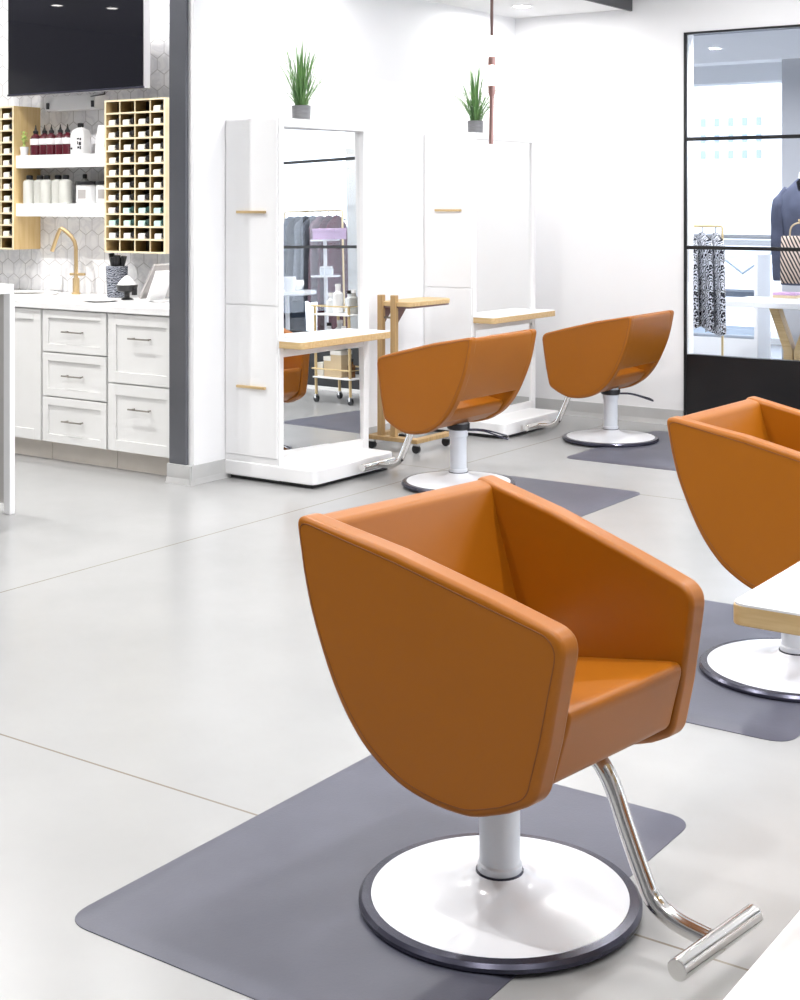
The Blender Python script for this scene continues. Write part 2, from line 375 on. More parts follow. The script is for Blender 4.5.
# ------------------------------------------------------------------ styling chair
def vout(u, z): return .319 - .1146 * (u + .276) - .0202 * (z - .82)
T = .058
outline_raw = [(-.262, .733), (-.244, .659), (-.216, .582), (-.182, .506), (-.143, .443), (-.093, .388), (-.02, .341), (.053, .319), (.121, .312), (.166, .316), (.231, .337)]
front_corner = rounded([(.231, .337), (.292, .368), (.322, .48), (.343, .585), (.362, .682), (.19, .732), (-.03, .791), (-.281, .843), (-.262, .733)], [0, .055, 0, 0, .05, 0, 0, .022, 0], 7)
def seat_shell():
    return smooth_line(outline_raw, 4) + front_corner[1:-1]
OUT = seat_shell()
FO = 'cognac leather styling chairs on round white bases'
def make_chair(label):
    r = thing('styling_chair', label, 'chair', (0, 0, 0), 0, FO)
    shell = []
    for sgn in (-1, 1):
        p = MB().prism(OUT, lambda u, z: (u, sgn * vout(u, z), z), lambda u, z: (u, sgn * (vout(u, z) - T), z)).build('side_panel', 'leather', r, .017, 4, ang=40)
        # stitched seam around the outer face
        cx_ = sum(a for a, _ in OUT) / len(OUT); cz_ = sum(b for _, b in OUT) / len(OUT)
        pts = []
        for u, z in OUT:
            d = Vector((cx_ - u, cz_ - z)); d = d.normalized() * .018
            pts.append((u + d.x, sgn * (vout(u + d.x, z + d.y) + .0002), z + d.y))
        MB().tube(pts, .0013, 6, True).build('seam', 'seam', p)
        shell.append(p)
    bk = rounded([(-.184, .51), (-.198, .54), (-.216, .584), (-.244, .66), (-.262, .733), (-.277, .838), (-.218, .824), (-.2, .74), (-.168, .64), (-.15, .58), (-.12, .51)], [.012, 0, 0, 0, 0, .022, .022, 0, 0, 0, .012], 5)
    shell.append(MB().prism(bk, lambda u, z: (u, vout(u, z) - .02, z), lambda u, z: (u, -vout(u, z) + .02, z)).build('backrest', 'leather', r, .006, 3, ang=40))
    st = rounded([(-.13, .452), (.335, .536), (.29, .39), (.231, .352), (.166, .328), (.121, .322), (.053, .328), (-.018, .349), (-.09, .393)], [.02, .022, .03, 0, 0, 0, 0, 0, .01], 6)
    shell.append(MB().prism(st, lambda u, z: (u, vout(u, z) - T - .001, z), lambda u, z: (u, -vout(u, z) + T + .001, z)).build('seat', 'leather', r, .01, 3, ang=40))
    shell.append(MB().lathe([(.001, .318), (.055, .318), (.06, .324), (.06, .35), (.001, .35)], seg=30).build('under_seat_plate', 'black', r))
    # foot rest: bent chrome tube with a cross bar
    pts = smooth_line([(.19, .0, .385), (.235, .0, .352), (.264, .0, .31), (.29, .0, .25), (.332, .0, .16), (.358, 0, .118), (.41, 0, .094), (.482, 0, .086)], 5)
    f = MB().tube(pts, .018, 14).build('foot_rest', 'chrome', r, loc=(0, .035, 0))
    MB().tube([(.497, -.14, .086), (.497, .14, .086)], .0205, 18).build('cross_bar', 'chrome', f, .002)
    shell.append(f)
    # base and pole
    b = MB().lathe([(.001, .0), (.292, 0), (.297, .004), (.297, .012), (.29, .019), (.272, .021), (.27, .0195)], seg=72).build('base_ring', 'steel_dark', r)
    MB().lathe([(.271, .016), (.2705, .021), (.24, .0235), (.18, .0285), (.12, .036), (.08, .045), (.058, .056), (.05, .066), (.046, .0665), (.001, .0665)], seg=72).build('base_disc', 'enamel', r)
    MB().lathe([(.05, .062), (.051, .067), (.05, .069)], seg=40).build('base_collar', 'steel_dark', r)
    pl = MB().lathe([(.001, .06), (.047, .06), (.047, .082), (.043, .086), (.043, .25), (.049, .252), (.049, .322), (.001, .322)], seg=40).build('pole', 'pole', r)
    # pump lever: wire loop behind the pole
    d = Vector((-.82, -.57, 0)); n = Vector((.57, -.82, 0))
    loop = [d * .04 + n * .015, d * .13 + n * .02, d * .24 + n * .055, d * .255 + n * .055, d * .262, d * .255 - n * .05, d * .24 - n * .055, d * .13 - n * .025, d * .04 - n * .015]
    zz = [.285, .282, .25, .245, .244, .245, .25, .282, .285]
    lv = MB().tube(smooth_line([(p.x, p.y, z) for p, z in zip(loop, zz)], 4), .0042, 8).build('pump_lever', 'steel_dark', r)
    for o in shell:                       # the shell leans back a little on its pole
        if o is not f: o.rotation_euler.y = -math.radians(1.3); o.location.x = .008
    return r, shell
chair, shell = make_chair('large cognac leather chair in the foreground on a white base and slate mat')
chair.location = (-1.569, 2.625, .0091); chair.rotation_euler.z = math.radians(-8.0)
for (x, y, a, dz, lab, fz) in (
        (-1.575, 4.436, -2.6, -.016, 'cognac leather chair cut by the right edge, behind the wood-edged shelf', .0091),
        (-4.06, 6.375, 178.7, -.022, 'cognac leather chair facing the tall mirror station, beside the oak rolling table', .0091),
        (-4.055, 8.12, 180.6, -.03, 'farthest cognac leather chair, by the white back wall', .0091)):
    c = copy_tree(chair); c.location = (x, y, fz); c.rotation_euler.z = math.radians(a); c['label'] = lab
    for ch in kids(c):
        if ch.name.split('.')[0] in ('side_panel', 'backrest', 'seat', 'under_seat_plate', 'foot_rest'): ch.location.z += dz - .007
        if ch.name.split('.')[0] == 'pump_lever': ch.rotation_euler.z = 0 if x < -3 else -PI / 2
for ch in kids(chair):
    if ch.name.split('.')[0] in ('side_panel', 'backrest', 'seat', 'under_seat_plate', 'foot_rest'): ch.location.z = -.012
    if ch.name.split('.')[0] == 'pump_lever': ch.rotation_euler.z = -PI / 2

# floor mats
def floor_mat_thing(x0, y0, x1, y1, label):
    cx, cy = (x0 + x1) / 2, (y0 + y1) / 2; a, b = (x1 - x0) / 2, (y1 - y0) / 2
    base = rounded([(-a, -b), (a, -b), (a, b), (-a, b)], .075, 7)
    top = rounded([(-a + .035, -b + .035), (a - .035, -b + .035), (a - .035, b - .035), (-a + .035, b - .035)], .05, 7)
    mb = MB().loft([[(p[0], p[1], 0) for p in base], [(p[0], p[1], .002) for p in base], [(p[0], p[1], .009) for p in top]])
    o = mb.build('floor_mat', 'mat', ang=60); o.location = (cx, cy, .0)
    return tag(o, label, 'mat', 'slate rubber mats under the chairs')
floor_mat_thing(-2.277, 2.055, -1.4, 3.25, 'slate rubber mat under the large foreground chair')
floor_mat_thing(-2.29, 3.85, -1.385, 5.07, 'slate rubber mat under the chair at the right edge')
floor_mat_thing(-4.09, 5.55, -3.19, 6.77, 'slate rubber mat below the chair at the tall mirror station')
floor_mat_thing(-4.01, 7.42, -3.1, 8.64, 'farthest slate rubber mat, in front of the back wall')

# ------------------------------------------------------------------ mirror stations
def make_station(label, depth=.377, W=.80, yaw=0., tilt=0., sd=.155, s0=-.0, s1=.81):
    """local: back at x=0 (wall), front towards +x, near end at y=0"""
    r = thing('styling_station', label, 'mirror station', (0, 0, 0), 0, 'white mirror stations')
    H = 1.922; o0, o1 = .042, W - .048
    mb = MB()
    mb.box(0, depth, 0.006, o0, .02, H)                  # near upright
    mb.box(0, depth, o1, W, .02, H)
    mb.box(0, depth, o0, o1, 1.877, H)
    mb.box(0, depth, o0, o1, .02, .14)
    mb.box(0, depth - .1, o0, o1, .14, 1.877)
    mb.build('body', 'lacquer', r, .003)
    mb = MB(); mb.box(depth - .07, depth - .002, o0, o1, .665, .705); mb.build('shelf_rail', 'lacquer', r, .002)
    # base slab with rounded front corners
    sl = rounded([(0, 0), (depth + .234, 0), (depth + .234, W - .075), (0, W - .075)], [0, .05, .05, 0], 6)
    mb = MB().prism(sl, lambda x, y: (x, y, .022), lambda x, y: (x, y, .098)); mb.build('base_slab', 'lacquer', r, .006)
    box('plinth', 'black', .02, depth + .2, .03, W - .1, 0, .024, r)
    # doors on the near side
    for z0, z1, hz in ((.135, .93, .5), (.937, 1.915, 1.427)):
        d = box('door', 'lacquer', .012, depth - .012, -.001, .012, z0, z1, r, .002)
        box('handle', 'brass', .095, .292, -.016, -.001, hz - .007, hz + .007, d, .002)
    # mirror panes, upper and lower
    for z0, z1 in ((.705, 1.877), (.14, .665)):
        mb = MB().box(-.004, 0., -(o1 - o0) / 2 + .001, (o1 - o0) / 2 - .001, z0 + .001, z1 - .001)
        m = mb.build('mirror_pane', 'mirror', r, smooth=False)
        mt = Matrix.Rotation(yaw, 4, 'Z')
        m.location = (depth - .012 - abs(math.sin(yaw)) * (o1 - o0) / 2, (o0 + o1) / 2, 0)
        m.rotation_euler = (0, -tilt, yaw)
    # shelf: oak slab, bowed front; glare on top painted as a white layer
    sh = rounded([(depth - .06, o0), (depth - .001, o0), (depth + .001, s0), (depth + sd, s0), (depth + sd, s1), (depth + .001, s1), (depth - .001, o1), (depth - .06, o1)], [0, 0, .004, .03, .03, .004, 0, 0], 7)
    s = MB().prism(sh, lambda x, y: (x, y, .716), lambda x, y: (x, y, .752)).build('shelf', 'wood_edge', r, .003)
    sh2 = [(x if x < depth - .05 else x - .003, y) for x, y in sh]
    MB().prism(sh2, lambda x, y: (x, y, .7518), lambda x, y: (x, y, .756)).build('shelf_glare', 'lacquer', s)
    return r
st = make_station('tall white mirror station beside the dark column, reflecting the shop', yaw=math.radians(-5.5), tilt=.013)
st.location = (XW, 5.858, 0)
st2 = make_station('white mirror station in the far corner by the back wall'); st2.location = (XW, 7.775, 0)
st3 = make_station('white station at the right edge, only base corner and oak shelf end showing', sd=.266, s1=.555); st3.location = (-.366, 3.05, 0); st3.rotation_euler.z = PI

# ------------------------------------------------------------------ potted grass on the stations
def grass_pot(label, loc, seed, potmat='grey_pot', two=False):
    rnd = random.Random(seed)
    r = thing('potted_grass', label, 'plant', loc, 0, 'potted grasses on the stations')
    p = MB().lathe([(.001, 0), (.046, 0), (.05, .004), (.053, .08), (.049, .08), (.047, .066), (.001, .066)], seg=28).build('pot', potmat, r)
    MB().lathe([(.001, .06), (.046, .064), (.046, .07), (.001, .072)], seg=20).build('soil', 'soil', r)
    bm = bmesh.new()
    for i in range(150):
        a = rnd.uniform(0, 2 * PI); lean = rnd.uniform(.0, 1.0) ** 1.1 * (1.15 if i % 8 else 1.6); L_ = rnd.uniform(.26, .5) * (1 - .22 * lean)
        r0 = rnd.uniform(0, .035); wd = rnd.uniform(.0018, .0036); curl = rnd.uniform(.1, .9) * lean
        px, py, pz = r0 * math.cos(a), r0 * math.sin(a), .068; th = lean * .55
        n = 7; sd = Vector((-math.sin(a), math.cos(a), 0)); prev = None
        if math.cos(a) < -.55: lean *= .5; th *= .5; curl *= .5
        for k in range(n + 1):
            t = k / n; w_ = wd * (1 - t ** 2.2) + .0003
            c = Vector((px, py, pz)); dirn = Vector((math.cos(a) * math.sin(th), math.sin(a) * math.sin(th), math.cos(th)))
            nn = sd.cross(dirn)
            ring = [bm.verts.new(c + sd * w_), bm.verts.new(c + nn * w_ * .35), bm.verts.new(c - sd * w_)]
            if prev:
                for q in range(3): bm.faces.new((prev[q], prev[(q + 1) % 3], ring[(q + 1) % 3], ring[q]))
            prev = ring
            px += dirn.x * L_ / n; py += dirn.y * L_ / n; pz += dirn.z * L_ / n; th += curl / n * 1.6
    m = MB(); m.bm.free(); m.bm = bm
    m.build('foliage', 'grass', r)
    return r
grass_pot('grass in a small grey pot on the station beside the column', (-4.93, 6.155, 1.9225), 3)
grass_pot('grass in a small grey pot on the far corner station', (-4.93, 7.945, 1.9225), 5)

# ------------------------------------------------------------------ oak rolling table
r = thing('rolling_table', 'oak rolling side table on castors between the two stations', 'table', (-4.935, 7.21, 0))
for x in (-.11, -.015): box('post', 'wood_side', x - .018, x + .018, -.165, -.13, .075, .925, r, .003)
tt = rounded([(-.13, -.15), (.1, -.15), (.1, .35), (-.13, .35)], [.01, .03, .11, .1], 7)
MB().prism(tt, lambda x, y: (x, y, .858), lambda x, y: (x, y, .886)).build('table_top', 'wood_edge', r, .004)
MB().prism([(a * .98, b * .98) for a, b in tt], lambda x, y: (x, y, .849), lambda x, y: (x, y, .8585)).build('underside_plate', 'bronze', r)
for x in (-.11, -.015):
    MB().loft([[(x + s * .008, a, b) for a, b in ((-.13, .857), (-.02, .857), (-.03, .845), (-.118, .76), (-.13, .68))] for s in (-1, 1)]).build('bracket', 'bronze', r)
MB().tube([(-.11, -.14, .79), (-.015, -.14, .79)], .006, 8).build('cross_rod', 'nickel', r)
for y0, y1, x0, x1 in ((-.18, -.115, -.2, .17), (-.115, .2, -.2, -.15), (-.115, .2, .12, .17)):
    box('foot_beam', 'wood_side', x0, x1, y0, y1, .06, .085, r, .004)
for x, y in ((-.175, -.15), (.145, -.15), (-.175, .17), (.145, .17)):
    c = MB().tube([(x, y - .009, .026), (x, y + .009, .026)], .026, 16).build('castor', 'black', r)
    MB().box(x - .012, x + .02, y - .014, y + .014, .045, .061).build('castor_fork', 'chrome', c)

# ------------------------------------------------------------------ pendant
r = thing('pendant_light', 'slim copper pendant with bare glowing bulbs hanging from the ceiling', 'lamp', (-3.11, 5.14, 0))
MB().lathe([(.001, 3.45), (.05, 3.45), (.05, 3.43), (.001, 3.425)], seg=24).build('ceiling_rose', 'bronze', r)
MB().tube([(0, 0, 3.43), (0, 0, 2.16)], .0065, 10).build('rod', 'bronze', r)
def bulb(z0, z1, rad, up):
    pr = [(.001, 0), (.012, .004), (rad * .7, .3), (rad, .6), (rad * .75, .88), (.001, 1.)]
    pr = [(a, (z0 + (z1 - z0) * (b if b > .01 or b == 0 else b))) for a, b in pr]
    if not up: pr = [(a, z0 + z1 - z) for a, z in pr]
    return MB().lathe(pr, seg=20).build('bulb', 'glow', r)
bulb(2.083, 2.165, .022, False)
MB().lathe([(.001, 2.045), (.014, 2.045), (.016, 2.055), (.014, 2.08), (.001, 2.085)], seg=20).build('socket', 'copper', r)
bulb(1.958, 2.048, .026, True)
MB().lathe([(.001, 1.915), (.008, 1.915), (.014, 1.928), (.015, 1.962), (.001, 1.962)], seg=20).build('socket', 'copper', r)
MB().tube([(0, 0, 1.92), (-.004, 0, 1.72)], .009, 12).build('lower_rod', 'copper', r)

# recessed downlights in ceilings
def downlight(x, y, z, label, w=35, spread=2.6):
    r = thing('downlight', label, 'lamp', (x, y, z), 0, 'recessed ceiling downlights')
    MB().lathe([(.055, -.002), (.075, -.002), (.075, -.006), (.055, -.006), (.055, -.002)], seg=28, cap=False).build('trim_ring', 'white_plastic', r)
    MB().lathe([(.001, -.001), (.055, -.001), (.055, -.004), (.001, -.004)], seg=28).build('lens', 'lens', r)
    l = bpy.data.lights.new('downlight_lamp', 'AREA'); l.shape = 'DISK'; l.size = .11; l.energy = w; l.color = (1, .985, .975); l.spread = spread
    lo = bpy.data.objects.new('lamp', l); COL.objects.link(lo); lo.parent = r; lo.location = (0, 0, -.012)
DL = 45
downlight(-4.837, 8.38, 2.785, 'round downlight in the white soffit near the far corner', 20, 3.1)
downlight(-4.8, 6.4, 2.785, 'round downlight in the soffit above the tall mirror station', 20, 3.1)
k = 0
for x in (-3.2, -1.2, .8):
    for y in (7.6, 5.4, 3.2, 1.0):
        k += 1
        downlight(x, y, 3.45, 'round downlight in the high ceiling, %s' % ['over the far mats', 'over the middle aisle', 'over the near aisle', 'nearest the camera', 'by the shop window', 'over the right chair', 'over the foreground chair', 'right beside the camera', 'at the far right', 'right of the right chair', 'over the right station', 'right behind the camera'][k - 1], DL)
downlight(-11.09, 2.15, 3.45, 'round downlight at the far left of the room, nearer the wash wall', DL)
downlight(-10.8, 1.68, 3.45, 'round downlight at the far left of the room, farther from the wash wall', DL)
downlight(-7.0, 5.85, 3.3, 'added round downlight in the wash nook, above the left rack', 22)  # unseen lamp, added to brighten the nook
downlight(-6.0, 5.85, 3.3, 'added round downlight in the wash nook, above the right rack', 22)  # second unseen lamp added for the nook
for i, (x, y) in enumerate(((-4.4, 9.9), (-3.2, 9.9), (-4.4, 12.0), (-2.6, 12.0), (-.6, 9.3), (-.6, 12.0), (-1.5, 9.25), (-2.3, 9.2), (-3.3, 9.25))):  # unseen lamps, added to brighten the shop interior
    downlight(x, y, 2.85, 'added round downlight in the shop ceiling, %s' % ['above the zebra rack', 'above the mannequin', 'above the display shelf', 'behind the column', 'above the wine garments', 'deep in the shop', 'above the tiered stand', 'above the cream partition', 'just behind the glazing'][i], 30)
for x, y in ((-7.2, 4.6), (-6.0, 4.6), (-6.6, 2.4)):
    downlight(x, y, 3.45, 'round downlight in front of the wash counter, %s' % ('left one' if x < -7 else 'right one' if y > 3 else 'nearer one'), DL * 1.25)

# ------------------------------------------------------------------ wash nook: cabinets
YF = 5.66
def shaker(name, x0, x1, z0, z1, parent, handle=True, fr=.06):
    mb = MB(); y0, y1 = YF - .02, YF
    mb.box(x0, x0 + fr, y0, y1, z0, z1).box(x1 - fr, x1, y0, y1, z0, z1).box(x0 + fr, x1 - fr, y0, y1, z1 - fr, z1).box(x0 + fr, x1 - fr, y0, y1, z0, z0 + fr)
    mb.box(x0 + fr, x1 - fr, y0 + .009, y1, z0 + fr, z1 - fr)
    d = mb.build(name, 'cabinet', parent, .0015, 2)
    if handle:
        xc, zc = (x0 + x1) / 2 + .005, (z0 + z1) / 2 if z1 - z0 < .3 else z1 - .128
        h = MB(); h.tube([(xc - .08, y0 - .024, zc), (xc + .08, y0 - .024, zc)], .0045, 8)
        for s in (-.06, .06): h.tube([(xc + s, y0 - .024, zc), (xc + s, y0 + .01, zc)], .004, 8)
        h.build('handle', 'nickel', d)
    return d
def cabinet(label, x0, x1, fronts):
    r = thing('base_cabinet', label, 'cabinet', (0, 0, 0), 0, 'white shaker base cabinets')
    r.location = (0, 0, 0)
    box('carcass', 'cabinet', x0, x1, YF + .001, 6.3, .112, .872, r, smooth=False)
    box('toe_kick', 'toe', x0, x1, YF + .06, 6.3, 0, .112, r, smooth=False)
    for n, a, b, h in fronts: shaker(n, x0 + .006, x1 - .006, a, b, r, h, .06 if b - a > .3 else .045)
    return r
cabinet('white base cabinet with three drawers', -6.414, -5.889, [('drawer', .63, .866, True), ('drawer', .378, .622, True), ('drawer', .116, .37, True)])
cabinet('white base cabinet with two deep drawers, beside the dark column', -5.884, -5.372, [('drawer', .49, .866, True), ('drawer', .116, .482, True)])
cabinet('white base cabinet with plain tall door, left of the drawers', -6.94, -6.419, [('door', .116, .866, False)])
r = tag(box('countertop', 'counter', -7.9, -5.36, 5.625, 6.315, .873, .912, bevel=.003), 'white stone countertop over the cabinets', 'countertop')
# sink
r = thing('sink', 'round white sink rim set into the counter behind the tall table', 'sink', (-6.98, 6.0, .9122))
MB().lathe([(.19, -.0), (.2, .0), (.205, .006), (.2, .012), (.185, .012), (.17, .002), (.19, .0)], seg=40, cap=False).build('rim', 'white_pot', r)
MB().lathe([(.001, .0005), (.175, .0005), (.18, .003), (.001, .002)], seg=40).build('basin', 'nickel', r)
# faucet
r = thing('faucet', 'tall brass faucet with an angled spout on the counter', 'faucet', (-6.741, 6.2, .912))
MB().lathe([(.001, 0), (.028, 0), (.028, .008), (.021, .012), (.021, .1), (.001, .1)], seg=24).build('base', 'brass', r)
MB().tube([(0, 0, .09), (0, 0, .19), (0, -.002, .29), (-.008, -.006, .325), (-.03, -.012, .356), (-.078, -.03, .398), (-.092, -.034, .404), (-.102, -.038, .398), (-.118, -.045, .36), (-.15, -.06, .262)], .0125, 12).build('spout', 'brass', r)
MB().tube([(-.05, 0, .122), (.075, 0, .124)], .0085, 10).build('lever', 'brass', r)
# brush jar
r = thing('tool_jar', 'ribbed grey jar of black brushes on the counter', 'jar', (-6.335, 6.15, .9122))
MB().lathe([(.001, 0), (.055, 0), (.058, .01), (.066, .185), (.06, .185), (.054, .02), (.001, .02)], seg=26).build('jar', stripes('ribbed_dark_glass', (.03, .035, .05), (.35, .37, .42), 30, (0, PI / 2, 0), 8, .5), r)
for i, (dx, dy, h, w_) in enumerate([(-.035, 0, .26, .018), (-.01, .02, .235, .02), (.015, -.015, .25, .022), (.035, .012, .245, .018), (.0, -.03, .24, .016)]):
    MB().tube([(dx * .5, dy * .5, .03), (dx, dy, .19)], .005, 8).tube([(dx, dy, .185), (dx * 1.3, dy * 1.2, h)], [w_ * .7, w_], 8).build('brush', 'black', r)
# small mixer pot
r = thing('mixing_bowl', 'small black mixing bowl heaped with white on the counter', 'bowl', (-6.118, 6.02, .9122))
MB().lathe([(.001, 0), (.034, 0), (.034, .006), (.015, .014), (.017, .04), (.055, .052), (.064, .085), (.06, .087), (.05, .065), (.001, .06)], seg=26).build('bowl', 'black', r)
MB().lathe([(.058, .082), (.05, .1), (.03, .122), (.012, .136), (.001, .14)], seg=22).build('heap', 'white_plastic', r)
MB().box(.045, .075, -.01, .01, .028, .07).build('handle', 'black', r, .004)
tag(MB().lathe([(.001, 0), (.06, 0), (.1, .008), (.102, .011), (.06, .006), (.001, .004)], seg=36).build('plate', 'white_pot'), 'flat white plate on the counter edge in front of the bowl', 'plate').location = (-6.13, 5.82, .9122)
# tilted white stand
r = thing('display_stand', 'white slanted stand with a grey face beside the dark column', 'stand', (-5.86, 6.0, .9122))
R_ = Matrix.Translation((-.03, 0, .115)) @ Matrix.Rotation(math.radians(32), 4, 'Y')
MB().box(-.008, .008, -.05, .09, -.115, .115, R_).build('back_plate', 'panel_grey', r, .003)
R2 = Matrix.Translation((.045, -.02, .085)) @ Matrix.Rotation(math.radians(24), 4, 'Y')
MB().box(-.01, .01, -.07, .06, -.085, .1, R2).build('front_plate', 'paper_white', r, .004)
box('foot', 'paper_white', -.12, .09, -.06, .09, 0, .012, r, .003)
# outlet
r = thing('wall_outlet', 'white outlet plate on the hexagon tile behind the sink', 'outlet', (-7.05, 6.318, .965))
box('plate', 'white_plastic', -.06, .06, -.006, .0, -.045, .045, r, .002)
for s in (-.028, .028): box('socket', 'paper_white', s - .016, s + .016, -.009, -.005, -.026, .026, r, .002)

# ------------------------------------------------------------------ television and bracket
r = thing('television', 'black wall television above the shelves, showing dark reflections', 'television', (-6.604, 6.05, 2.14))
box('casing', 'tv_side', -.5925, .5925, .004, .055, 0, .69, r, .006)
box('screen', 'screen', -.586, .586, -.001, .006, .012, .682, r, .001)
box('lower_bezel', 'steel_dark', -.5925, .5925, -.003, .006, 0, .012, r, .001)
r = thing('wall_bracket', 'white bracket box with black clips under the television', 'bracket', (-6.8, 6.2, 2.05))
box('box', 'white_plastic', -.225, .225, 0, .12, 0, .088, r, .004)
MB().tube([(.2, -.01, .075), (.33, -.02, .082), (.33, -.02, .098)], .004, 8).build('arm', 'black', r)
for x in (.2, -.2): box('clip', 'black', x, x + .02, -.012, .0, .01, .05, r, .003)
# link between television and wall
box('wall_arm', 'black', -.1, .1, .055, .262, .25, .45, bpy.data.objects['television'], .004)

# ------------------------------------------------------------------ colour racks
RW, RD, RZ0, RZ1 = .497, .22, 1.18, 2.085
def make_rack(label, x0, side='bamboo_edge'):
    r = thing('colour_rack', label, 'rack', (x0, 6.32, RZ0), 0, 'bamboo colour racks'); H_ = RZ1 - RZ0
    box('side', 'bamboo', 0, .012, -RD + .004, 0, 0, H_, r, .001); box('side', side, RW - .012, RW, -RD + .004, 0, 0, H_, r, .001)
    box('back', 'rack_back_shade', .012, RW - .012, -.125, -.115, .0, H_, r, smooth=False)  # set forward in the rack so the cells look dark
    for x in (0, RW - .012): box('edge_strip', 'bamboo_edge', x, x + .012, -RD, -RD + .004, 0, H_, r)
    n = 12; step = (H_ - .01) / n
    for i in range(n + 1): box('shelf_edge', 'bamboo_edge', .012, RW - .012, -RD, -RD + .01, i * step, i * step + .01, box('shelf', 'bamboo_shaded', .012, RW - .012, -RD + .01, -.124, i * step, i * step + .0098, r))  # inner shelf in painted shade, pale bamboo only along the front
    for c in (1, 2, 3):
        x = RW * c / 4; box('divider_edge', 'bamboo_edge', x - .003, x + .003, -RD + .003, -RD + .009, .01, H_, box('divider', 'bamboo_shaded', x - .0028, x + .0028, -RD + .009, -.124, .01, H_, r))
    mb = MB()
    for i in range(n):
        for c in range(16):
            x = .02 + c * (RW - .04) / 15.5
            if abs((x / RW * 4) % 1) < .06: continue
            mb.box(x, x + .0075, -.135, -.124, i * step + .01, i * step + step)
    mb.build('slats', 'bamboo_shaded', r)
    return r, step
rk, step = make_rack('bamboo rack of hair colour boxes next to the dark column', -6.388)
rk2, _ = make_rack('bamboo rack cut by the left edge of the photo', -7.697, 'bamboo')
def make_tube(kind):
    r = thing('colour_box', 'x', 'hair colour box', (0, 0, 0), 0, 'hair colour boxes in the bamboo racks')
    # white carton lying on its side with a dark round cap
    MB().loft([[(x, y, z) for y, z in ((-.025, 0), (.03, 0), (.03, .026), (.022, .032), (-.018, .032), (-.025, .026))] for x in (-.042, .01)]).build('carton', kind[0], r, .001)
    MB().tube([(.01, 0, .0225), (.042, 0, .0225)], [.019, .0222], 12).build('cap', kind[1], r)
    return r
proto = {}
ordn = ['top', 'second', 'third', 'fourth', 'fifth', 'sixth', 'seventh', 'eighth', 'ninth', 'tenth', 'eleventh', 'bottom']
coln = ['first', 'second', 'third', 'fourth']
def put_tube(x, z, y, kind, label):
    if kind not in proto: o = proto[kind] = make_tube(dict(w=('cream_label', 'black'), t=('teal_label', 'teal_dark'), k=('label', 'black'))[kind])
    else: o = copy_tree(proto[kind])
    o.location = (x, y, z); o['label'] = label
for i in range(11):                       # rows from the top
    z = RZ0 + (11 - i) * step + .0102
    for c in range(4):
        if i == 0 and c != 3: continue
        kind = 't' if (i in (8, 9) and c > 0) or (i == 9) else ('k' if i > 6 else 'w')
        put_tube(-6.388 + RW * (c + .5) / 4 + .004 + .006 * random.uniform(-1, 1), z, 6.32 - RD + .034, kind,
                 '%s hair colour box in the right rack, %s row down, %s column' % (dict(w='cream', t='pale teal', k='white')[kind], ordn[i], coln[c]))
    put_tube(-7.697 + RW * 3.5 / 4 + .006 * random.uniform(-1, 1), z, 6.32 - RD + .034, 'w', 'cream hair colour box in the rack at the left edge, %s row down' % ordn[i])

# floating shelves
up = tag(box('wall_shelf', 'lacquer', -7.2, -6.388, 6.12, 6.318, 1.692, 1.772, bevel=.002), 'upper thick white shelf holding wine-red bottles', 'shelf', 'white floating shelves')
lo = tag(box('wall_shelf', 'lacquer', -7.2, -6.388, 6.12, 6.318, 1.39, 1.47, bevel=.002), 'lower thick white shelf holding grey bottles and tubs', 'shelf', 'white floating shelves')
# wine bottles
def wine(label):
    r = thing('nozzle_bottle', label, 'bottle', (0, 0, 0), 0, 'wine-red nozzle bottles on the upper shelf')
    MB().lathe([(.001, 0), (.031, 0), (.034, .004), (.034, .105), (.026, .125), (.014, .134), (.014, .14), (.001, .14)], seg=22).build('body', 'wine', r)
    MB().lathe([(.0342, .066), (.0346, .068), (.0346, .102), (.0342, .104)], seg=22, cap=False).build('label', 'label', r)
    MB().lathe([(.001, .138), (.016, .138), (.016, .152), (.009, .158), (.004, .178), (.003, .19), (.001, .19)], seg=16).build('nozzle', 'black', r)
    return r
names = ['leftmost', 'second from the left', 'middle', 'second from the right', 'rightmost']
w0 = None
for i, x in enumerate((-7.085, -7.012, -6.94, -6.868, -6.795)):
    lab = 'wine-red nozzle bottle on the upper shelf, %s of five' % names[i]
    if w0 is None: w0 = o = wine(lab)
    else: o = copy_tree(w0)
    o['label'] = lab; o.location = (x, 6.18 + .008 * (i % 2), 1.7722)
# jug
r = thing('jug', 'white jug with a black cap on the upper shelf', 'jug', (-6.7, 6.2, 1.7722))
MB().loft([[(a * s, b * s, z) for a, b in rounded([(-.058, -.04), (.058, -.04), (.058, .04), (-.058, .04)], .02, 4)] for z, s in ((0, .96), (.006, 1), (.12, 1), (.15, .8), (.162, .35), (.168, .3))]).build('body', 'white_plastic', r)
MB().lathe([(.001, .166), (.019, .166), (.019, .192), (.001, .194)], seg=18).build('cap', 'black', r)
mb = MB()
for a, b, c_, d in ((.01, .03, .09, .1), (.034, .046, .085, .1), (.012, .02, .06, .08), (.026, .046, .055, .076), (.014, .03, .035, .048), (.034, .045, .03, .05), (-.045, -.03, .03, .042)):
    mb.box(a, b, -.0408, -.0395, c_, d)
mb.build('print', 'black', r)
r = thing('pouch', 'white pouch with a tan corner at the right end of the upper shelf', 'pouch', (-6.49, 6.21, 1.7722))
MB().loft([[(a * sx, b * sy, z) for a, b in rounded([(-.07, -.035), (.07, -.035), (.07, .035), (-.07, .035)], .02, 4)] for z, sx, sy in ((0, .95, .9), (.01, 1, 1), (.1, .97, .8), (.17, .92, .25), (.175, .92, .12))]).build('body', 'paper_white', r)
MB().loft([[(x, y - .0375, z) for x, z in ((.02, .04), (.045, .05), (.05, .1), (.035, .12))] for y in (0, .004)]).build('print', 'tan', r)
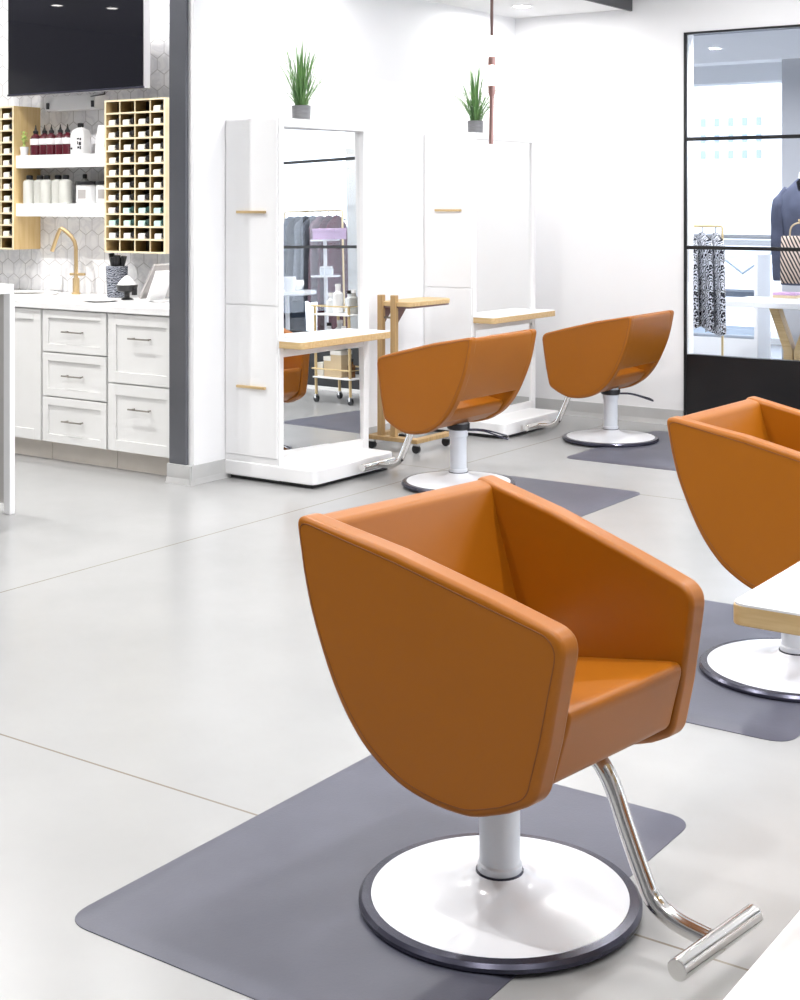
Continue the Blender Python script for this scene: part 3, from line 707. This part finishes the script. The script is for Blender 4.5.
# small plant
r = thing('small_plant', 'tiny lime plant in a white pot at the left end of the upper shelf', 'plant', (-7.172, 6.24, 1.7722))
r.location = (-7.163, 6.155, 1.7722)
MB().lathe([(.001, 0), (.022, 0), (.027, .055), (.024, .055), (.022, .045), (.001, .045)], seg=20).build('pot', 'white_pot', r)
mb = MB(); rnd = random.Random(2)
for i in range(46):
    a = rnd.uniform(0, 2 * PI); h = rnd.uniform(.06, .15); q = rnd.uniform(0, .02)
    c = Vector((q * math.cos(a), q * math.sin(a), h)); e = rnd.uniform(.007, .011)
    d = Vector((rnd.uniform(-1, 1), rnd.uniform(-1, 1), rnd.uniform(-.3, 1))).normalized(); s_ = d.orthogonal().normalized()
    nn = d.cross(s_)
    v = [mb.bm.verts.new(c + d * e), mb.bm.verts.new(c + s_ * e * .6), mb.bm.verts.new(c - d * e), mb.bm.verts.new(c - s_ * e * .6), mb.bm.verts.new(c + nn * .002), mb.bm.verts.new(c - nn * .002)]
    for i0 in range(4):
        mb.bm.faces.new((v[i0], v[(i0 + 1) % 4], v[4])); mb.bm.faces.new((v[(i0 + 1) % 4], v[i0], v[5]))
for a in (0, 2, 4): mb.tube([(0, 0, .04), (.012 * math.cos(a), .012 * math.sin(a), .12)], .0015, 5)
mb.build('leaves', 'lime', r)
# grey bottles
def greyb(label, m='offwhite_bottle', h=.15, rad=.046):
    r = thing('shampoo_bottle', label, 'bottle', (0, 0, 0), 0, 'grey bottles on the lower shelf')
    MB().lathe([(.001, 0), (rad - .003, 0), (rad, .004), (rad, h - .02), (rad * .9, h - .008), (rad * .55, h), (.001, h)], seg=26).build('body', m, r)
    MB().lathe([(.001, h - .001), (rad * .52, h - .001), (rad * .52, h + .024), (rad * .4, h + .028), (.001, h + .028)], seg=20).build('cap', 'black', r)
    return r
g0 = None
for i, x in enumerate((-7.13, -7.05, -6.97, -6.885, -6.8)):
    lab = 'pale grey bottle with black cap on the lower shelf, %s of five' % names[i]
    if g0 is None: g0 = o = greyb(lab, rad=.04)
    else: o = copy_tree(g0)
    o['label'] = lab; o.location = (x, 6.185 if i % 2 else 6.17, 1.4702)
o = greyb('narrow darker grey bottle between the pale bottles and the tubs', 'grey_bottle', .155, .026); o.location = (-6.722, 6.255, 1.4702)
def tub(label):
    r = thing('lidded_tub', label, 'tub', (0, 0, 0), 0, 'white tubs on the lower shelf')
    MB().lathe([(.001, 0), (.07, 0), (.074, .004), (.074, .115), (.001, .115)], seg=30).build('body', 'white_plastic', r)
    MB().lathe([(.001, .114), (.078, .114), (.078, .132), (.073, .137), (.001, .137)], seg=30).build('lid', 'black', r)
    mb = MB()
    mb.loft([[(.0745 * math.sin(a), -.0745 * math.cos(a), z) for z in (.03, .085)] for a in [(-.2 + .1 * k) for k in range(9)]], cap=False, closed=False)
    mb.build('label', 'panel_grey', r)
    return r
t0 = tub('white tub with black lid on the lower shelf, fully visible'); t0.location = (-6.632, 6.2, 1.4702)
t1 = copy_tree(t0); t1['label'] = 'white tub with black lid at the right end of the lower shelf'; t1.location = (-6.468, 6.21, 1.4702)

# ------------------------------------------------------------------ tall white table at the left edge
r = thing('bar_table', 'tall white table at the left edge, only one leg and corner showing', 'table', (-5.452, 4.595, 0))
box('top', 'lacquer', -1.6, .012, -.66, .018, 1.045, 1.09, r, .003)
for x, y in ((0, 0), (0, -.6), (-1.57, 0), (-1.57, -.6)): box('leg', 'lacquer', x - .024, x + .022, y - .016, y + .016, 0, 1.045, r, .003)
box('back_panel', 'table_panel', -1.545, -.024, -.012, .006, .05, 1.045, r, .002)

# ------------------------------------------------------------------ bar cart near the shop window (seen in the mirror)
r = thing('bar_cart', 'gold three-tier trolley of bottles, seen reflected in the tall mirror', 'trolley', (-2.61, 8.47, 0))
for x in (-.21, .18):
    for y in (-.1, .14):
        l = MB().tube([(x, y, .06), (x, y, .74)], .011, 10).build('upright', 'gold_paint', r)
        c = MB().tube([(x, y - .008, .027), (x, y + .008, .027)], .027, 14).build('castor', 'black', r)
        MB().box(x - .01, x + .01, y - .014, y + .014, .03, .062).build('castor_fork', 'chrome', c)
for z in (.2, .44, .68):
    box('tray', 'white_plastic', -.23, .2, -.12, .16, z - .012, z, r, .004)
    MB().tube([(-.23, -.12, z + .06), (.2, -.12, z + .06), (.2, .16, z + .06), (-.23, .16, z + .06)], .006, 8, True).build('rail', 'gold_paint', r)
def deco(name, label, cat, group, m, capm, x, y, z, rad, h, neck=.5):
    q = thing(name, label, cat, (-2.61 + x, 8.47 + y, z + .0003), 0, group)
    MB().lathe([(.001, 0), (rad, 0), (rad, h * .75), (rad * neck, h * .85), (rad * neck, h), (.001, h)], seg=18).build('body', m, q)
    MB().lathe([(.001, h), (rad * neck * 1.1, h), (rad * neck * 1.1, h + .025), (.001, h + .026)], seg=14).build('cap', capm, q)
G1 = 'bottles on the gold trolley'
for i, (x, y, z, m, cm, rd, h, lab) in enumerate([
        (.13, .0, .44, 'clear', 'black', .035, .14, 'clear bottle with black cap on the middle tray of the gold trolley'),
        (.04, .03, .44, 'clear', 'white_plastic', .04, .16, 'wide clear bottle on the middle tray of the gold trolley'),
        (-.06, -.02, .44, 'pale_blue', 'white_plastic', .035, .12, 'pale blue bottle on the middle tray of the gold trolley'),
        (.12, .02, .68, 'clear', 'white_plastic', .045, .13, 'clear jar at the near end of the top tray of the gold trolley'),
        (.02, .0, .68, 'white_plastic', 'white_plastic', .04, .2, 'tall white bottle on the top tray of the gold trolley'),
        (-.07, .04, .68, 'clear', 'black', .04, .15, 'clear bottle beside the tall white bottle on the top tray'),
        (-.16, .0, .68, 'grey_bottle', 'white_plastic', .035, .16, 'grey bottle at the far end of the top tray of the gold trolley'),
        (-.16, -.04, .2, 'amber', 'black', .03, .12, 'amber bottle on the bottom tray of the gold trolley')]):
    deco('bottle', lab, 'bottle', G1, m, cm, x, y, z, rd, h)
for (x0, x1, y0, y1, h, lab) in ((.03, .11, -.08, .0, .15, 'tall kraft box on the bottom tray of the gold trolley'), (-.1, .02, -.09, .02, .2, 'larger kraft box on the bottom tray of the gold trolley'), (.12, .19, -.08, .02, .1, 'small cream box on the bottom tray of the gold trolley')):
    q = thing('carton', lab, 'box', (-2.61, 8.47, .2003), 0, 'cartons on the gold trolley')
    box('box', 'kraft' if h > .1 else 'cream', x0, x1, y0, y1, 0, h, q, .002); box('lid', 'cream', x0 - .002, x1 + .002, y0 - .002, y1 + .002, h - .03, h + .002, q, .001)

# ------------------------------------------------------------------ the shop behind the glass
struct(box('ceiling_shop', 'retail_ceiling', -9, 3, YB + .15, 14.6, 2.85, 2.95, smooth=False))
for i, (y, m) in enumerate(((11.2, 'facade'), (13.2, 'facade'))):
    struct(box('trim_%d' % (3 + i), m, -9, 3, y, y + .25, 2.62, 2.85, smooth=False))
struct(box('column_shop', 'retail_grey', -4.105, -3.7, 11.25, 11.65, 0, 2.85, smooth=False))
struct(box('wall_shop', 'cream', -2.75, -1.79, 9.3, 9.42, 0, 2.85, smooth=False))
# street-side glazing of the shop, pale building outside
w = bpy.data.objects.new('window_2', None); COL.objects.link(w); w['kind'] = 'structure'; w.location = (-3, 14.6, 0)
mb = MB()
for x in (-6, -3.6, -1.2, 1.2, 3.6, 6): mb.box(x - .04, x + .04, 0, .08, 0, 2.85)
for z in (0., 1.02, 2.8): mb.box(-6, 6, 0, .08, z, z + .06)
mb.build('frame', 'facade', w)
box('pane', 'glass', -6, 6, .03, .036, .06, 2.8, w, smooth=False)
r = thing('office_building', 'pale building with rows of small windows beyond the shop glazing', 'building', (-9, 34, 0))
mb = MB().box(-20, 14, 0, 6, 0, 16)
mb.build('wall', 'facade', r, smooth=False)
k = 0
for row, z in enumerate((2.55, 2.95, 3.35)):
    for c in range(16):
        x = -6.2 + c * .36
        box('window', 'facade_win', x, x + .12, -.03, .02, z, z + .2, r, smooth=False); k += 1
for x in (-6.5, -3.5): box('pilaster', 'facade', x - .2, x + .2, -.3, .0, 0, 16, r, smooth=False)
struct(box('street', 'facade', -40, 25, 16, 33.7, -.2, -.1, smooth=False))

def garment(name, label, cat, m, loc, rz, w, l, t, seed, group, sleeves=False, flare=1.1):
    rnd = random.Random(seed)
    q = thing(name, label, cat, loc, rz, group)
    rings = []; n = 36; ph = rnd.uniform(0, 6)
    for k in range(15):
        f = k / 14; z = -f * l
        ww = w * (.22 + .78 * min(1, f / .1)) if f < .1 else w * (1 - .08 * math.sin(min(1, (f - .1) / .4) * PI) + (flare - 1) * max(0, f - .4) / .6)
        tt_ = t * (.35 + .65 * min(1, f / .12))
        amp = .22 * f
        ring = []
        for i in range(n):
            a = 2 * PI * i / n
            mod = 1 + amp * math.cos(5 * a + ph + f * 1.2)
            ring.append((ww / 2 * math.cos(a) * (1 + amp * .15 * math.cos(7 * a)), tt_ / 2 * math.sin(a) * mod, z + (.012 * math.sin(3 * a + ph) if k == 14 else 0)))
        rings.append(ring)
    MB().loft(rings).build('cloth', m, q)
    MB().tube([(-w * .42, 0, -.045), (0, 0, .0), (w * .42, 0, -.045)], .006, 8).tube([(0, 0, 0), (0, 0, .035), (.012, 0, .05), (.02, 0, .042)], .003, 6).build('hanger', 'black', q)
    return q
# zebra rack
r = thing('garment_rack', 'thin gold garment rack behind the glass at the window corner', 'clothes rack', (-4.25, 9.6, 0))
mb = MB().tube([(-.35, 0, .02), (-.35, 0, 1.3), (-.34, 0, 1.31), (.31, 0, 1.31), (.32, 0, 1.3), (.32, 0, .02)], .009, 8); mb.build('frame', 'gold_paint', r)
for x in (-.35, .32): MB().tube([(x, -.2, .012), (x, .2, .012)], .012, 8).build('foot', 'gold_paint', r)
for i, x in enumerate((-.25, -.14, -.03, .07, .17, .27)):
    garment('zebra_dress', 'zebra-print garment on the gold rack, %s from the window corner' % ['hidden first', 'second', 'third', 'fourth', 'fifth', 'last'][i], 'dress', 'zebra', (-4.25 + x, 9.6, 1.265), PI / 2 + .72 + .06 * math.sin(i * 2), .36, .66 if i < 5 else .7, .085, 30 + i, 'zebra garments on the gold rack')
# mannequin
r = thing('mannequin', 'tailor mannequin in a navy-grey jacket behind the glass', 'mannequin', (-3.46, 9.95, 0), math.radians(10))
def ell(cx, cy, z, a, b, n=26): return [(cx + a * math.cos(2 * PI * i / n), cy + b * math.sin(2 * PI * i / n), z) for i in range(n)]
MB().lathe([(.001, 0), (.13, 0), (.13, .01), (.02, .02), (.014, .9), (.001, .9)], seg=24).build('stand', 'steel_dark', r)
MB().loft([ell(0, 0, 1.6, .05, .055), ell(0, 0, 1.68, .045, .05), ell(0, 0, 1.70, .03, .03)]).build('neck', 'skin_tone', r)
mb = MB().loft([ell(0, 0, .9, .17, .12), ell(0, 0, .98, .175, .125), ell(0, 0, 1.15, .15, .11), ell(0, 0, 1.3, .16, .12), ell(0, 0, 1.42, .185, .125), ell(0, 0, 1.53, .17, .1), ell(0, 0, 1.6, .1, .075), ell(0, 0, 1.645, .055, .06)])
mb.build('jacket', 'navy', r)
for s in (-1, 1):
    MB().tube(smooth_line([(s * .11, 0, 1.56), (s * .165, 0, 1.48), (s * .18, -.005, 1.3), (s * .18, -.01, 1.1), (s * .17, -.03, .93)], 4), [.045] * 4 + [.062] * 4 + [.056] * 4 + [.05] * 4 + [.046], 14).build('sleeve', 'navy', r)
MB().loft([[(x * q, -.105 + .02 * q, z) for x, z in ((-.05, 1.62), (0, 1.4), (.05, 1.62), (.03, 1.64), (-.03, 1.64))] for q in (1, .8)]).build('collar', 'c_black', r)
# striped tote hanging on a stand in front of it
r = thing('tote_bag', 'tan and black striped bag hanging from a slim stand behind the glass', 'bag', (-3.37, 9.58, 0))
MB().loft([[(a * s, b * s2, z) for a, b in rounded([(-.13, -.035), (.13, -.035), (.13, .035), (-.13, .035)], .02, 4)] for z, s, s2 in ((.93, .95, .8), (.95, 1, 1), (1.1, 1, .9), (1.245, .98, .4), (1.25, .97, .3))]).build('body', 'tote', r)
MB().tube(smooth_line([(-.07, 0, 1.24), (-.06, 0, 1.31), (0, 0, 1.34), (.06, 0, 1.31), (.07, 0, 1.24)], 4), .006, 8).build('handle', 'kraft', r)
MB().tube([(0, .06, 0), (0, .06, 1.36)], .009, 8).tube([(0, .06, 1.35), (0, -.01, 1.35), (0, -.02, 1.36)], .006, 8).build('stand', 'gold_paint', r)
MB().lathe([(.001, 0), (.11, 0), (.11, .01), (.001, .012)], (0, .06, 0), seg=24).build('stand_base', 'gold_paint', r)
# trestle table
r = thing('trestle_table', 'white-topped table on pale wood V legs behind the glass', 'table', (-3.6, 10.7, 0))
box('top', 'lacquer', -.68, .75, -.3, .3, .69, .735, r, .004)
for x in (-.2, .55):
    for s in (-1, 1):
        MB().loft([[(x + s * .04 + p, y_, .0) for p, y_ in ((-.035, -.05), (.035, -.05), (.035, .05), (-.035, .05))], [(x + s * .04 + p, y_, .36) for p, y_ in ((-.035, -.05), (.035, -.05), (.035, .05), (-.035, .05))], [(x + s * .16 + p, y_, .69) for p, y_ in ((-.035, -.05), (.035, -.05), (.035, .05), (-.035, .05))]]).build('leg', 'wood_edge', r, .003)
G2 = 'small goods on the shop table'
q = thing('book_stack', 'small stack of pale books on the shop table', 'books', (-3.85, 10.65, .7353), 0)
for i, m in enumerate(('cream', 'kraft', 'lilac')): box('book', m, -.09, .09, -.06, .06, i * .022, i * .022 + .02, q, .002)
q = thing('folded_cloth', 'folded cream cloth on the shop table beside the books', 'cloth', (-3.55, 10.65, .7353))
box('cloth', 'cream', -.1, .1, -.08, .08, 0, .05, q, .015); box('band', 'tan', -.102, .102, -.02, .02, 0, .052, q, .01)
# low display shelf further back
r = thing('display_shelf', 'white open display shelf with slate boards deeper in the shop', 'shelf unit', (-4.72, 11.5, 0))
for x in (-.36, .36): box('side', 'lacquer', x - .015, x + .015, -.15, .15, 0, 1.05, r, .002)
for z, m in ((.42, 'pale_blue'), (.73, 'slate'), (1.03, 'facade')): box('board', m, -.345, .345, -.15, .15, z - .03, z + .015, r, .002)
box('plinth', 'lacquer', -.345, .345, -.14, .15, 0, .36, r, .002)
q = thing('boxed_goods', 'pale blue box on the middle board of the display shelf', 'box', (-4.87, 11.5, .4353))
box('box', 'pale_blue', -.08, .08, -.09, .09, 0, .2, q, .003); box('lid', 'facade', -.082, .082, -.092, .092, .17, .205, q, .002)
# sparse white railing with braces
r = thing('railing', 'white braced railing beyond the display shelf', 'railing', (-4.6, 13.2, 0))
MB().tube([(-1.2, 0, 1.15), (1.2, 0, 1.15)], .02, 8).build('top_rail', 'retail_grey', r)
for x in (-1.1, -.1, .9): MB().tube([(x, 0, 0), (x, 0, 1.15)], .018, 8).build('post', 'retail_grey', r)
for x in (-.6, .4): MB().tube([(x - .45, 0, 1.12), (x, 0, .8), (x + .45, 0, 1.12)], .014, 8).build('brace', 'pale_blue', r)

# goods that appear in the tall mirror
r = thing('garment_rack', 'gold garment rack of grey and wine clothes, seen in the tall mirror', 'clothes rack', (-.42, 10.1, 0))
MB().tube([(-.42, 0, .02), (-.42, 0, 1.49), (-.41, 0, 1.5), (.41, 0, 1.5), (.42, 0, 1.49), (.42, 0, .02)], .01, 8).build('frame', 'gold_paint', r)
for x in (-.42, .42): MB().tube([(x, -.2, .012), (x, .2, .012)], .012, 8).build('foot', 'gold_paint', r)
for i, (x, m, l, lab) in enumerate([(.33, 'c_blue', 1.2, 'slate blue long dress'), (.22, 'c_black', .8, 'black coat'), (.11, 'c_grey', .8, 'grey dress'), (.0, 'c_grey', .7, 'shorter grey top'), (-.11, 'c_mauve', .8, 'mauve dress'), (-.23, 'c_wine', 1.25, 'long maroon dress'), (-.34, 'c_wine', 1.1, 'maroon dress at the rack end')]):
    garment('hanging_garment', lab + ' on the rack seen in the tall mirror', 'garment', m, (-.42 + x, 10.1, 1.452), PI / 2 - .25, .38, l, .085, 60 + i, 'garments on the rack in the mirror', flare=1.2)
r = thing('display_stand', 'white tiered stand with round trays, seen in the tall mirror', 'stand', (-1.16, 9.6, 0))
MB().lathe([(.001, 0), (.16, 0), (.16, .012), (.02, .02), (.016, 1.23), (.001, 1.23)], seg=28).build('pole', 'lacquer', r)
for z in (.9, 1.22): MB().lathe([(.001, z), (.13, z), (.13, z + .014), (.001, z + .014)], seg=30).build('tray', 'lacquer', r)
q = thing('gift_box', 'lilac box on the top tray of the white tiered stand', 'box', (-1.22, 9.6, 1.2345))
box('box', 'lilac', -.15, .15, -.07, .07, 0, .09, q, .004); box('lid', 'lilac', -.153, .153, -.073, .073, .072, .098, q, .003)
for i, (x, y) in enumerate(((-.05, .0), (.05, .02))):
    q = thing('glass_jar', 'clear jar on the lower tray of the white tiered stand, %s' % ('outer one' if i == 0 else 'inner one'), 'jar', (-1.16 + x, 9.6 + y, .9145), 0, 'jars on the tiered stand')
    MB().lathe([(.001, 0), (.035, 0), (.038, .06), (.001, .062)], seg=18).build('body', 'clear', q); MB().lathe([(.001, .0615), (.03, .0615), (.03, .08), (.001, .081)], seg=16).build('lid', 'white_plastic', q)
r = thing('round_shelf', 'half-round white table holding bowls, seen in the tall mirror', 'table', (-.98, 9.3, 0))
MB().lathe([(.001, .75), (.25, .75), (.26, .76), (.26, .785), (.001, .785)], seg=40).build('top', 'lacquer', r)
MB().lathe([(.001, 0), (.15, 0), (.15, .015), (.02, .03), (.018, .75), (.001, .75)], seg=24).build('pedestal', 'lacquer', r)
for i, (x, y, rd, h, m) in enumerate(((.14, -.07, .075, .07, 'kraft'), (.02, .11, .085, .09, 'cream'), (-.13, -.08, .065, .13, 'skin_tone'))):
    q = thing('bowl', '%s on the half-round white table seen in the mirror' % ['tan bowl', 'wide cream bowl', 'tall pale vase'][i], 'bowl', (-.98 + x, 9.3 + y, .7853), 0, 'bowls on the half-round table')
    MB().lathe([(.001, 0), (rd * .6, 0), (rd, h * .6), (rd * .9, h), (rd * .84, h), (rd * .9, h * .6), (rd * .5, .012), (.001, .012)], seg=24).build('bowl', m, q)
    MB().lathe([(rd * .6, .0), (rd * .62, 0), (rd * .62, .008), (rd * .6, .008)], seg=20, cap=False).build('foot_ring', m, q)

# ------------------------------------------------------------------ world, sun, camera
W_ = bpy.data.worlds.new('World'); S.world = W_; W_.use_nodes = True
bg = W_.node_tree.nodes['Background']; bg.inputs['Color'].default_value = (.93, .96, 1., 1); bg.inputs['Strength'].default_value = 4.0
sun = bpy.data.lights.new('sun', 'SUN'); sun.energy = 2.0; sun.angle = math.radians(9); sun.color = (1, .99, .98)
so = bpy.data.objects.new('sun', sun); COL.objects.link(so)
dirn = Vector((-.75, -.46, -.42)); so.rotation_euler = dirn.to_track_quat('-Z', 'Y').to_euler(); so.location = (3, 4, 5)

cam = bpy.data.cameras.new('camera'); co = bpy.data.objects.new('camera', cam); COL.objects.link(co)
co.location = (0, 0, 1.48); co.rotation_euler = (PI / 2, 0, math.radians(34.8))
cam.sensor_fit = 'VERTICAL'; cam.sensor_height = 24; cam.lens = 24 * 1450 / 1000
cam.shift_y = -(500 - 202) / 1000; cam.clip_start = .05; cam.clip_end = 200
S.camera = co
vs = S.view_settings; vs.view_transform = 'Standard'; vs.look = 'None'; vs.gamma = 1; vs.exposure = -0.44; vs.use_curve_mapping = False
